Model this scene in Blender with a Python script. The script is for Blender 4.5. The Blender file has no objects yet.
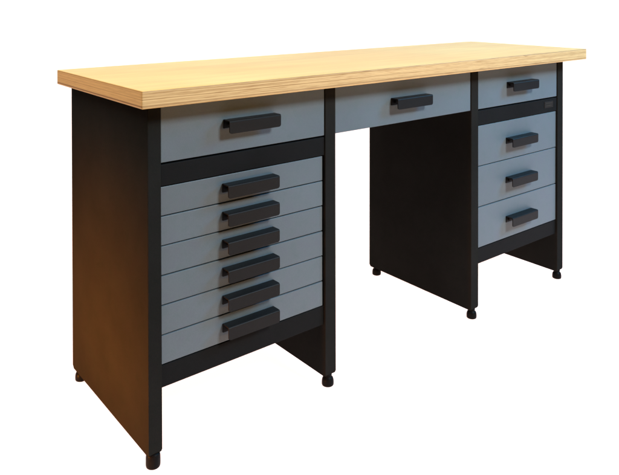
import bpy, bmesh, math, random
from mathutils import Vector, Matrix

random.seed(4)
S = bpy.context.scene
COL = S.collection

# ------------------------------------------------------------------ camera
cam_d = bpy.data.cameras.new("camera")
cam = bpy.data.objects.new("camera", cam_d)
COL.objects.link(cam)
S.camera = cam
cam_d.sensor_fit = 'HORIZONTAL'
cam_d.sensor_width = 36.0
cam_d.lens = 684.338 / 619.0 * 36.0
cam_d.shift_x = 0.0003
cam_d.shift_y = -0.3797
cam_d.clip_start = 0.05
cam_d.clip_end = 200.0
yaw, pitch, roll = -0.6733, -0.0119, -0.0015
fw = Vector((math.sin(-yaw) * math.cos(pitch), math.cos(yaw) * math.cos(pitch), math.sin(pitch)))
ri = fw.cross(Vector((0, 0, 1))).normalized()
up = ri.cross(fw)
r2 = ri * math.cos(roll) + up * math.sin(roll)
u2 = -ri * math.sin(roll) + up * math.cos(roll)
rot = Matrix((r2, u2, -fw)).transposed()
CAM = Vector((-0.6516, -1.3878, 1.0501))
cam.matrix_world = Matrix.Translation(CAM) @ rot.to_4x4()

# ------------------------------------------------------------------ world, lamps, exposure
S.render.engine = 'CYCLES'
S.view_settings.view_transform = 'Standard'
S.view_settings.look = 'None'
S.view_settings.exposure = 0.0
S.view_settings.gamma = 1.0
W = bpy.data.worlds.new("World")
S.world = W
W.use_nodes = True
W.node_tree.nodes["Background"].inputs["Color"].default_value = (0.9, 0.95, 1.0, 1)
W.node_tree.nodes["Background"].inputs["Strength"].default_value = 0.02

FWD = Vector((fw.x, fw.y, 0)).normalized()      # horizontal view direction: the sweep runs along it
SID = Vector((FWD.y, -FWD.x, 0))
CG = Vector((CAM.x, CAM.y, 0))


def area(name, loc, target, sx, sy, watts, color, spread=180):
    l = bpy.data.lights.new(name, 'AREA')
    l.shape = 'RECTANGLE'
    l.size, l.size_y = sx, sy
    l.energy = watts
    l.color = color
    l.spread = math.radians(spread)
    o = bpy.data.objects.new(name, l)
    COL.objects.link(o)
    o.location = loc
    d = Vector(target) - Vector(loc)
    o.rotation_euler = d.to_track_quat('-Z', 'Y').to_euler()
    return o


KEY_T = Vector((0.75, 0, 0.62))
area("key_softbox", KEY_T + Vector((0.16, -0.80, 0.575)).normalized() * 3.4, KEY_T, 0.7, 0.55, 136, (0.93, 0.97, 0.98))
area("warm_bounce_fill", (0.8, -2.3, 0.12), (0.8, 0, 0.5), 1.8, 0.3, 16, (1.0, 0.44, 0.03))  # unseen low lamp, added in place of warm light off a wooden floor
area("overhead_fill", (-1.1, 0.1, 2.3), (0.3, 0.2, 0.8), 1.4, 1.4, 41, (1.0, 0.965, 0.82))  # added soft fill from upper left, brightens the worktop and its left edge
area("warm_side_fill", (-1.7, 0.18, 0.12), (0.0, 0.25, 0.17), 0.5, 0.2, 9.8, (1.0, 0.29, 0.015), 37)  # added lamp, stands in for the brown floor reflection on the left panel
area("cool_right_fill", (3.1, -1.5, 2.1), (1.5, 0, 0.6), 0.8, 0.8, 88, (0.10, 0.62, 1.15))  # added fill from the right, turns the right-hand drawers bluer
# added lamps under and behind the sheet, keeping the ground white and shadowless
c = CG + FWD * 3.0
area("sheet_under_backlight", (c.x, c.y, -0.6), (c.x, c.y + 1e-4, 0), 9.0, 4.6, 2.25 * math.pi * 9.0 * 4.6, (1.1, 0.80, 0.73)).rotation_euler.z = yaw
c = CG + FWD * 5.5
area("sheet_rear_backlight", (c.x, c.y, 1.6), (c.x - FWD.x, c.y - FWD.y, 1.6), 9.0, 3.6, 2.3 * math.pi * 9.0 * 3.6, (1.0, 0.83, 0.76))


# ------------------------------------------------------------------ material helpers
def new_mat(name):
    m = bpy.data.materials.new(name)
    m.use_nodes = True
    nt = m.node_tree
    nt.nodes.clear()
    out = nt.nodes.new("ShaderNodeOutputMaterial")
    b = nt.nodes.new("ShaderNodeBsdfPrincipled")
    nt.links.new(b.outputs[0], out.inputs[0])
    return m, nt, b


def N(nt, kind, **kw):
    n = nt.nodes.new(kind)
    for k, v in kw.items():
        if k in n.inputs:
            n.inputs[k].default_value = v
        else:
            setattr(n, k, v)
    return n


def ramp(nt, fac, stops):
    r = nt.nodes.new("ShaderNodeValToRGB")
    e = r.color_ramp.elements
    while len(e) < len(stops):
        e.new(0.5)
    for el, (p, col) in zip(e, stops):
        el.position = p
        el.color = (*col, 1)
    nt.links.new(fac, r.inputs[0])
    return r.outputs[0]


def noise(nt, vec, scale, detail=4, rough=0.55, dist=0.0, stretch=(1, 1, 1)):
    mp = N(nt, "ShaderNodeMapping")
    mp.inputs["Scale"].default_value = stretch
    nt.links.new(vec, mp.inputs[0])
    n = N(nt, "ShaderNodeTexNoise")
    n.inputs["Scale"].default_value = scale
    n.inputs["Detail"].default_value = detail
    n.inputs["Roughness"].default_value = rough
    n.inputs["Distortion"].default_value = dist
    nt.links.new(mp.outputs[0], n.inputs["Vector"])
    return n.outputs["Fac"]


def mix(nt, fac, a, b, blend='MIX'):
    m = nt.nodes.new("ShaderNodeMix")
    m.data_type = 'RGBA'
    m.blend_type = blend
    for sock, v in ((m.inputs[0], fac), (m.inputs[6], a), (m.inputs[7], b)):
        if isinstance(v, (int, float)):
            sock.default_value = v
        elif isinstance(v, tuple):
            sock.default_value = (*v, 1)
        else:
            nt.links.new(v, sock)
    return m.outputs[2]


def bump(nt, b, h, strength, dist=0.001):
    n = N(nt, "ShaderNodeBump")
    n.inputs["Strength"].default_value = strength
    n.inputs["Distance"].default_value = dist
    nt.links.new(h, n.inputs["Height"])
    nt.links.new(n.outputs[0], b.inputs["Normal"])


def painted_metal(name, col, rough, spec, wear=0.12, grain=0.10):
    """powder-coated sheet steel: fine orange-peel, faint uneven sheen, a little dust"""
    m, nt, b = new_mat(name)
    co = N(nt, "ShaderNodeTexCoord").outputs["Object"]
    oi = N(nt, "ShaderNodeObjectInfo")
    add = N(nt, "ShaderNodeVectorMath", operation='MULTIPLY_ADD')
    nt.links.new(oi.outputs["Random"], add.inputs[0])
    add.inputs[1].default_value = (7, 11, 5)
    nt.links.new(co, add.inputs[2])
    v = add.outputs[0]
    big = noise(nt, v, 5.0, 5, 0.6)
    fine = noise(nt, v, 420.0, 2, 0.5)
    lo = tuple(c * (1 - wear) for c in col)
    hi = tuple(min(1, c * (1 + wear)) for c in col)
    cc = ramp(nt, big, [(0.3, lo), (0.7, hi)])
    sp = ramp(nt, fine, [(0.35, (1 - grain,) * 3), (0.65, (1 + 0 * grain,) * 3)])
    cc = mix(nt, 1.0, cc, sp, 'MULTIPLY')
    # handling marks: soft greenish / purplish clouds, and a small difference from piece to piece
    mott = noise(nt, v, 34.0, 4, 0.65)
    cc = mix(nt, 1.0, cc, ramp(nt, mott, [(0.32, (0.93, 0.97, 0.95)), (0.5, (1, 1, 1)), (0.68, (1.0, 0.96, 1.0))]), 'MULTIPLY')
    cc = mix(nt, 0.8, cc, ramp(nt, oi.outputs["Random"], [(0.0, (0.93, 0.93, 0.92)), (1.0, (1, 1, 1))]), 'MULTIPLY')
    nt.links.new(cc, b.inputs["Base Color"])
    rr = ramp(nt, big, [(0.3, (rough - 0.05,) * 3), (0.7, (rough + 0.06,) * 3)])
    nt.links.new(rr, b.inputs["Roughness"])
    b.inputs["Specular IOR Level"].default_value = spec
    bump(nt, b, fine, 0.12, 0.0006)
    return m


M_BLACK = painted_metal("black_powder_coat", (0.0138, 0.0138, 0.0128), 0.5, 0.0, 0.13)
M_FRAME = painted_metal("black_frame_coat", (0.0092, 0.0097, 0.0100), 0.5, 0.02)
M_GREY = painted_metal("blue_grey_powder_coat", (0.090, 0.117, 0.133), 0.45, 0.25, 0.05, 0.07)
M_HANDLE = painted_metal("black_handle_coat", (0.0095, 0.0100, 0.0104), 0.42, 0.09)
M_DARK = painted_metal("dark_inside", (0.012, 0.012, 0.012), 0.6, 0.1)
M_RUBBER = painted_metal("black_foot_plastic", (0.0050, 0.0052, 0.0055), 0.4, 0.035)


def wood_top():
    m, nt, b = new_mat("birch_face_veneer")
    co = N(nt, "ShaderNodeTexCoord").outputs["Object"]
    g = noise(nt, co, 9.0, 6, 0.6, 0.6, (0.35, 5.0, 1))
    f = noise(nt, co, 60.0, 4, 0.6, 0.2, (0.12, 4.0, 1))
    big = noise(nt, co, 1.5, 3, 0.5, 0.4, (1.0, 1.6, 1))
    c1 = ramp(nt, g, [(0.30, (0.69, 0.44, 0.098)), (0.55, (0.77, 0.525, 0.128)), (0.75, (0.80, 0.58, 0.16))])
    c2 = ramp(nt, f, [(0.35, (0.93, 0.91, 0.87)), (0.6, (1, 1, 1))])
    cc = mix(nt, 0.8, c1, c2, 'MULTIPLY')
    refl_tint = ramp(nt, big, [(0.40, (1.0, 0.83, 0.62)), (0.62, (1, 1, 1))])  # warm reflection on the top, painted into the veneer as orange clouds
    cc = mix(nt, 0.8, cc, refl_tint, 'MULTIPLY')
    nt.links.new(cc, b.inputs["Base Color"])
    b.inputs["Roughness"].default_value = 0.38
    b.inputs["Specular IOR Level"].default_value = 0.4
    bump(nt, b, f, 0.08, 0.0004)
    return m


def ply_edge(name, a, bcol, dark, contrast=1.0):
    """cut edge of a multi-ply board: thin veneers in z, end-grain flecks, glue lines"""
    m, nt, b = new_mat(name)
    co = N(nt, "ShaderNodeTexCoord").outputs["Object"]
    wob = noise(nt, co, 3.0, 3, 0.5, 0, (1.0, 1.0, 0.1))
    sep = N(nt, "ShaderNodeSeparateXYZ")
    nt.links.new(co, sep.inputs[0])
    zz = N(nt, "ShaderNodeMath", operation='MULTIPLY_ADD')
    nt.links.new(wob, zz.inputs[0])
    zz.inputs[1].default_value = 0.0009
    nt.links.new(sep.outputs["Z"], zz.inputs[2])
    cmb = N(nt, "ShaderNodeCombineXYZ")
    nt.links.new(sep.outputs["X"], cmb.inputs[0])
    nt.links.new(sep.outputs["Y"], cmb.inputs[1])
    nt.links.new(zz.outputs[0], cmb.inputs[2])
    lay = noise(nt, cmb.outputs[0], 1.0, 2, 0.6, 0, (0.9, 0.9, 330))
    fleck = noise(nt, cmb.outputs[0], 1.0, 3, 0.6, 0, (20, 20, 620))
    c1 = ramp(nt, lay, [(0.32, bcol), (0.50, a), (0.66, tuple(min(1, x * 1.12) for x in a))])
    c2 = ramp(nt, fleck, [(0.30, (0.62, 0.52, 0.42)), (0.52, (1, 1, 1))])
    cc = mix(nt, 0.75 * contrast, c1, c2, 'MULTIPLY')
    # glue lines between veneers
    fr = N(nt, "ShaderNodeMath", operation='MULTIPLY')
    nt.links.new(zz.outputs[0], fr.inputs[0])
    fr.inputs[1].default_value = 1.0 / 0.0042
    f2 = N(nt, "ShaderNodeMath", operation='FRACT')
    nt.links.new(fr.outputs[0], f2.inputs[0])
    gl = ramp(nt, f2.outputs[0], [(0.0, dark), (0.10, dark), (0.20, (1, 1, 1))])
    cc = mix(nt, 0.6 * contrast, cc, gl, 'MULTIPLY')
    # the outer veneers: a pale bottom sheet under a dark glue line, a thin darker line below the face
    h = N(nt, "ShaderNodeMapRange")
    nt.links.new(zz.outputs[0], h.inputs[0])
    h.inputs[1].default_value, h.inputs[2].default_value = 0.8125, 0.8508
    k = 1.0 if contrast < 0.8 else 0.6
    d1 = tuple(1 - k * (1 - x) for x in (0.40, 0.30, 0.22))
    d2 = tuple(1 - 0.6 * (1 - x) for x in (0.62, 0.52, 0.42))
    ol = ramp(nt, h.outputs[0], [(0.0, (1.0, 0.98, 0.95)), (0.085, (1.0, 0.98, 0.95)), (0.115, d1), (0.150, d1), (0.19, (1, 1, 1)),
                                 (0.90, (1, 1, 1)), (0.93, d2), (0.955, d2), (0.98, (1, 1, 1))])
    cc = mix(nt, 1.0, cc, ol, 'MULTIPLY')
    # a few dark core gaps and knots in the plies
    kn = noise(nt, cmb.outputs[0], 1.0, 2, 0.5, 0, (11, 11, 210))
    cc = mix(nt, 0.8, cc, ramp(nt, kn, [(0.20, (0.35, 0.25, 0.17)), (0.29, (1, 1, 1))]), 'MULTIPLY')
    nt.links.new(cc, b.inputs["Base Color"])
    b.inputs["Roughness"].default_value = 0.5
    b.inputs["Specular IOR Level"].default_value = 0.3
    bump(nt, b, fleck, 0.15, 0.0005)
    return m


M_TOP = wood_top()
M_EDGE = ply_edge("plywood_front_edge", (0.56, 0.37, 0.165), (0.40, 0.245, 0.095), (0.55, 0.42, 0.30))
M_END = ply_edge("plywood_end_edge", (0.60, 0.335, 0.115), (0.52, 0.28, 0.09), (0.62, 0.48, 0.36), 0.55)


def sheet_mat():
    m = bpy.data.materials.new("white_translucent_acrylic")
    m.use_nodes = True
    nt = m.node_tree
    nt.nodes.clear()
    out = nt.nodes.new("ShaderNodeOutputMaterial")
    t = N(nt, "ShaderNodeBsdfTranslucent")
    t.inputs[0].default_value = (0.95, 0.95, 0.95, 1)
    d = N(nt, "ShaderNodeBsdfDiffuse")
    d.inputs[0].default_value = (0.92, 0.92, 0.92, 1)
    mx = N(nt, "ShaderNodeMixShader")
    mx.inputs[0].default_value = 0.35
    nt.links.new(t.outputs[0], mx.inputs[1])
    nt.links.new(d.outputs[0], mx.inputs[2])
    # faint waviness of the sheet
    nt.links.new(mx.outputs[0], out.inputs[0])
    return m


M_SHEET = sheet_mat()


# ------------------------------------------------------------------ mesh helpers
def link(name, bm, mats, parent=None, smooth=False, loc=(0, 0, 0)):
    me = bpy.data.meshes.new(name)
    bmesh.ops.recalc_face_normals(bm, faces=bm.faces[:])
    bm.to_mesh(me)
    bm.free()
    if not isinstance(mats, (list, tuple)):
        mats = [mats]
    for m in mats:
        me.materials.append(m)
    if smooth:
        for p in me.polygons:
            p.use_smooth = True
    o = bpy.data.objects.new(name, me)
    COL.objects.link(o)
    o.parent = parent
    o.location = loc
    return o


def box(bm, x0, x1, y0, y1, z0, z1, bev=0.0, seg=2, mi=0):
    g = bmesh.ops.create_cube(bm, size=1.0)
    vs = g["verts"]
    bmesh.ops.scale(bm, vec=(x1 - x0, y1 - y0, z1 - z0), verts=vs)
    bmesh.ops.translate(bm, vec=((x0 + x1) / 2, (y0 + y1) / 2, (z0 + z1) / 2), verts=vs)
    fs = {f for v in vs for f in v.link_faces}
    for f in fs:
        f.material_index = mi
    if bev > 0:
        es = {e for v in vs for e in v.link_edges}
        bmesh.ops.bevel(bm, geom=list(es), offset=bev, segments=seg, profile=0.5, affect='EDGES', clamp_overlap=True)


def prism_x(bm, prof, x0, x1):
    """closed y-z outline extruded along x"""
    a = [bm.verts.new((x0, y, z)) for y, z in prof]
    b = [bm.verts.new((x1, y, z)) for y, z in prof]
    n = len(prof)
    bm.faces.new(a)
    bm.faces.new(b[::-1])
    for i in range(n):
        j = (i + 1) % n
        bm.faces.new((a[i], a[j], b[j], b[i]))


def lathe(bm, prof, seg=28, cx=0, cy=0):
    rings = []
    for r, z in prof:
        rings.append([bm.verts.new((cx + r * math.cos(2 * math.pi * k / seg), cy + r * math.sin(2 * math.pi * k / seg), z)) for k in range(seg)])
    for a, b in zip(rings, rings[1:]):
        for k in range(seg):
            j = (k + 1) % seg
            bm.faces.new((a[k], a[j], b[j], b[k]))
    bm.faces.new(rings[0][::-1])
    bm.faces.new(rings[-1])


# ------------------------------------------------------------------ the setting: one seamless white sheet, invented and backlit so no shadow shows
def build_floor():
    bm = bmesh.new()
    prof = [(1.0, 0.0), (2.0, 0.0), (3.0, 0.0), (3.8, 0.0)]
    R = 1.0
    for k in range(1, 17):
        t = math.pi / 2 * k / 16
        prof.append((3.8 + R * math.sin(t), R - R * math.cos(t)))
    prof.append((4.8, 3.0))
    rows = []
    for d, z in prof:
        rows.append([bm.verts.new((*(CG + FWD * d + SID * s).xy, z)) for s in (-4.2, 0, 4.2)])
    for a, b in zip(rows, rows[1:]):
        for k in range(2):
            bm.faces.new((a[k], a[k + 1], b[k + 1], b[k]))
    o = link("floor", bm, M_SHEET, smooth=True)
    o["kind"] = "structure"
    return o


build_floor()

# ------------------------------------------------------------------ the workbench
bench = bpy.data.objects.new("workbench", None)
COL.objects.link(bench)
bench.empty_display_size = 0.2
bench["label"] = "long black and blue-grey steel workbench with plywood top, two drawer pedestals and a centre drawer"
bench["category"] = "workbench"

ZT, T = 0.85, 0.038            # worktop surface and thickness
ZU = ZT - T
OA, OB = 0.068, 0.042          # overhang at the front and at the ends
D = 0.4725                     # depth of the side panels
WID = 1.6528
TP = 0.0361
X2, X3, X4 = 0.5088, 1.1192, WID - TP
ZF = 0.0303                    # underside of the panels
Z1, ZR, Z2, Z3, Z4 = 0.676, 0.6715, 0.6222, 0.2213, 0.1698

# worktop: face veneer above, ply edges all round
bm = bmesh.new()
box(bm, -OB, WID + OB, -OA, D - 0.018, ZU, ZT, 0.0022, 2)
for f in bm.faces:
    n = f.normal
    if abs(n.z) > 0.75:
        f.material_index = 0
    elif abs(n.x) > 0.6:
        f.material_index = 2
    else:
        f.material_index = 1
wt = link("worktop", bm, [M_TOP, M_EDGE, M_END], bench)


def foot(panel, x, y, stout=False):
    bm = bmesh.new()
    prof = [(0.0138, 0.0), (0.0155, 0.0010), (0.0162, 0.0030), (0.0163, 0.0090), (0.0158, 0.0145), (0.0143, 0.0195),
            (0.0118, 0.0225), (0.0098, 0.0240), (0.0098, 0.0262), (0.0110, 0.0270), (0.0110, 0.0310)]
    if stout:                       # screwed right in: the collar shows, no thread
        prof = [(0.0138, 0.0), (0.0154, 0.0010), (0.0161, 0.0030), (0.0163, 0.0090), (0.0162, 0.0200), (0.0159, 0.0245), (0.0152, 0.0268), (0.0152, 0.0310)]
    lathe(bm, prof)
    return link("foot", bm, M_RUBBER, panel, smooth=True, loc=(x, y, 0))


def side_panel(x0, x1, y1=D, stout=False):
    bm = bmesh.new()
    # y-z outline with rounded lower corners, then a small edge round
    r = 0.007
    prof = [(0, ZU - 0.0005), (0, ZF + r)]
    for k in range(1, 6):
        t = math.pi / 2 * k / 6
        prof.append((r - r * math.cos(t), ZF + r - r * math.sin(t)))
    prof += [(r, ZF), (y1 - r, ZF)]
    for k in range(1, 6):
        t = math.pi / 2 * k / 6
        prof.append((y1 - r + r * math.sin(t), ZF + r - r * math.cos(t)))
    prof += [(y1, ZF + r), (y1, ZU - 0.0005)]
    prism_x(bm, prof, x0, x1)
    long_e = [e for e in bm.edges if abs(e.verts[0].co.x - e.verts[1].co.x) < 1e-6]
    bmesh.ops.bevel(bm, geom=long_e, offset=0.0022, segments=2, profile=0.5, affect='EDGES', clamp_overlap=True)
    p = link("side_panel", bm, M_BLACK, bench)
    xc = (x0 + x1) / 2
    foot(p, xc, 0.0125, stout)
    foot(p, xc, y1 - 0.02)
    return p


side_panel(0.002, 0.0345, stout=True)
side_panel(X2, X2 + TP)
side_panel(X3, X3 + TP)
side_panel(X4, WID)


def rail(x0, x1, y0, z0, z1):
    bm = bmesh.new()
    box(bm, x0, x1, y0, y0 + 0.02, z0, z1, 0.0015, 2)
    return link("front_rail", bm, M_FRAME, bench)


# handle: folded channel, open at both ends, hanging in front of the drawer
def handle_mesh():
    L, H, P, th, back = 0.148, 0.0305, 0.029, 0.0028, 0.021
    ro = 0.004
    outer, inner = [], []

    def arc(cy, cz, r, a0, a1, n=4):
        return [(cy + r * math.cos(math.radians(a0 + (a1 - a0) * k / n)), cz + r * math.sin(math.radians(a0 + (a1 - a0) * k / n))) for k in range(n + 1)]
    # y: 0 at the drawer face, negative towards the viewer; z: 0 at the top
    prof = [(-0.0002, -back), (-0.0002, 0 - 0.001), (-0.001, 0.0)]
    prof += arc(-P + ro, -ro, ro, 90, 180)
    prof += [(-P, -H), (-P + th, -H)]
    prof += arc(-P + ro, -ro, ro - th, 180, 90)
    prof += [(-th - 0.0002, -th), (-th - 0.0002, -back)]
    bm = bmesh.new()
    prism_x(bm, prof, -L / 2, L / 2)
    # round the two lower front corners of the grip
    es = []
    for e in bm.edges:
        a, b = e.verts[0].co, e.verts[1].co
        if abs(a.z + H) < 1e-5 and abs(b.z + H) < 1e-5 and abs(a.x - b.x) < 1e-6 and abs(abs(a.x) - L / 2) < 1e-6:
            es.append(e)
    bmesh.ops.bevel(bm, geom=es, offset=0.006, segments=4, profile=0.5, affect='EDGES', clamp_overlap=True)
    # fixing screws inside the channel
    for sx in (-L / 2 + 0.014, L / 2 - 0.014):
        g = bmesh.ops.create_cone(bm, cap_ends=True, segments=14, radius1=0.0038, radius2=0.0032, depth=0.004,
                                  matrix=Matrix.Translation((sx, -0.005, -0.013)) @ Matrix.Rotation(math.pi / 2, 4, 'X'))
    return bm


H0 = link("handle", handle_mesh(), M_HANDLE)
used = [False]


def drawer(x0, x1, y0, z0, z1, zh):
    """folded steel front with its tray behind; the handle hangs on the front"""
    xc, zc = (x0 + x1) / 2, (z0 + z1) / 2
    bm = bmesh.new()
    w, h = (x1 - x0) / 2, (z1 - z0) / 2
    box(bm, -w, w, 0, 0.018, -h, h, 0.0014, 2, 0)
    t = 0.012
    zl, zhh = -h + 0.006, h - 0.008
    box(bm, -w + t, -w + t + 0.002, 0.019, 0.43, zl, zhh, 0, 2, 1)
    box(bm, w - t - 0.002, w - t, 0.019, 0.43, zl, zhh, 0, 2, 1)
    box(bm, -w + t + 0.003, w - t - 0.003, 0.019, 0.428, zl + 0.001, zl + 0.003, 0, 2, 1)
    box(bm, -w + t + 0.003, w - t - 0.003, 0.426, 0.428, zl + 0.004, zhh - 0.001, 0, 2, 1)
    d = link("drawer", bm, [M_GREY, M_DARK], bench, loc=(xc, y0, zc))
    if not used[0]:
        h = H0
        used[0] = True
    else:
        h = H0.copy()
        COL.objects.link(h)
    d.rotation_euler = (0, random.uniform(-1, 1) * 0.0007, random.uniform(-1, 1) * 0.0010)
    d.location.y += random.uniform(-0.0004, 0.0006)
    h.parent = d
    h.location = (-0.0005, 0, zh - zc)
    return d


g = 0.0013
P1L, P1R = 0.0352, X2 - 0.0012
P3L, P3R = X3 + TP + 0.0012, X4 - 0.0012
YT, YL = 0.0030, 0.0065
drawer(P1L, P1R, YT, Z1, ZU - 0.002, 0.7545)
drawer(X2 + TP + 0.0012, X3 - 0.0012, YT, Z1, ZU - 0.002, 0.7515)
drawer(P3L, P3R, YT, Z1, ZU - 0.002, 0.7530)
hh = (Z2 - Z3) / 6
for i in range(6):
    z1 = Z2 - hh * i
    drawer(P1L, P1R - 0.0035, YL, z1 - hh + g, z1 - g, z1 - 0.0205)
for i in range(3):
    z1 = Z2 - 2 * hh * i
    drawer(P3L, P3R, YL, z1 - 2 * hh + g, z1 - g, z1 - 0.0585)

for a, b in ((P1L - 0.0005, P1R + 0.001), (P3L - 0.001, P3R + 0.001)):
    rm = rail(a, b, 0.0035, Z2 + 0.0012, ZR)
    rb = rail(a, b, YL + 0.001, Z4, Z3 - 0.0012)
    bm = bmesh.new()
    box(bm, a + 0.001, b - 0.001, D - 0.022, D - 0.012, Z4 + 0.002, ZU - 0.001, 0.001, 1)
    link("back_panel", bm, M_BLACK, bench)
    bm = bmesh.new()
    box(bm, a + 0.001, b - 0.001, 0.030, D - 0.024, Z4 + 0.012, Z4 + 0.016, 0)
    link("cabinet_base", bm, M_DARK, bench)

# small worn badge on the right-hand rail (its lettering cannot be read in the photograph)
bm = bmesh.new()
box(bm, 1.536, 1.590, 0.0020, 0.0036, 0.6395, 0.6630, 0.0006, 1, 0)
for z, x0, x1 in ((0.6565, 1.5425, 1.584), (0.6475, 1.5425, 1.579)):
    box(bm, x0, x1, 0.0014, 0.0019, z - 0.0012, z + 0.0012, 0, 1, 1)
M_BADGE = painted_metal("badge_plate", (0.0125, 0.0122, 0.0115), 0.4, 0.1)
M_BADGE_LINE = painted_metal("badge_lettering", (0.030, 0.028, 0.023), 0.5, 0.1)
link("badge", bm, [M_BADGE, M_BADGE_LINE], rm)
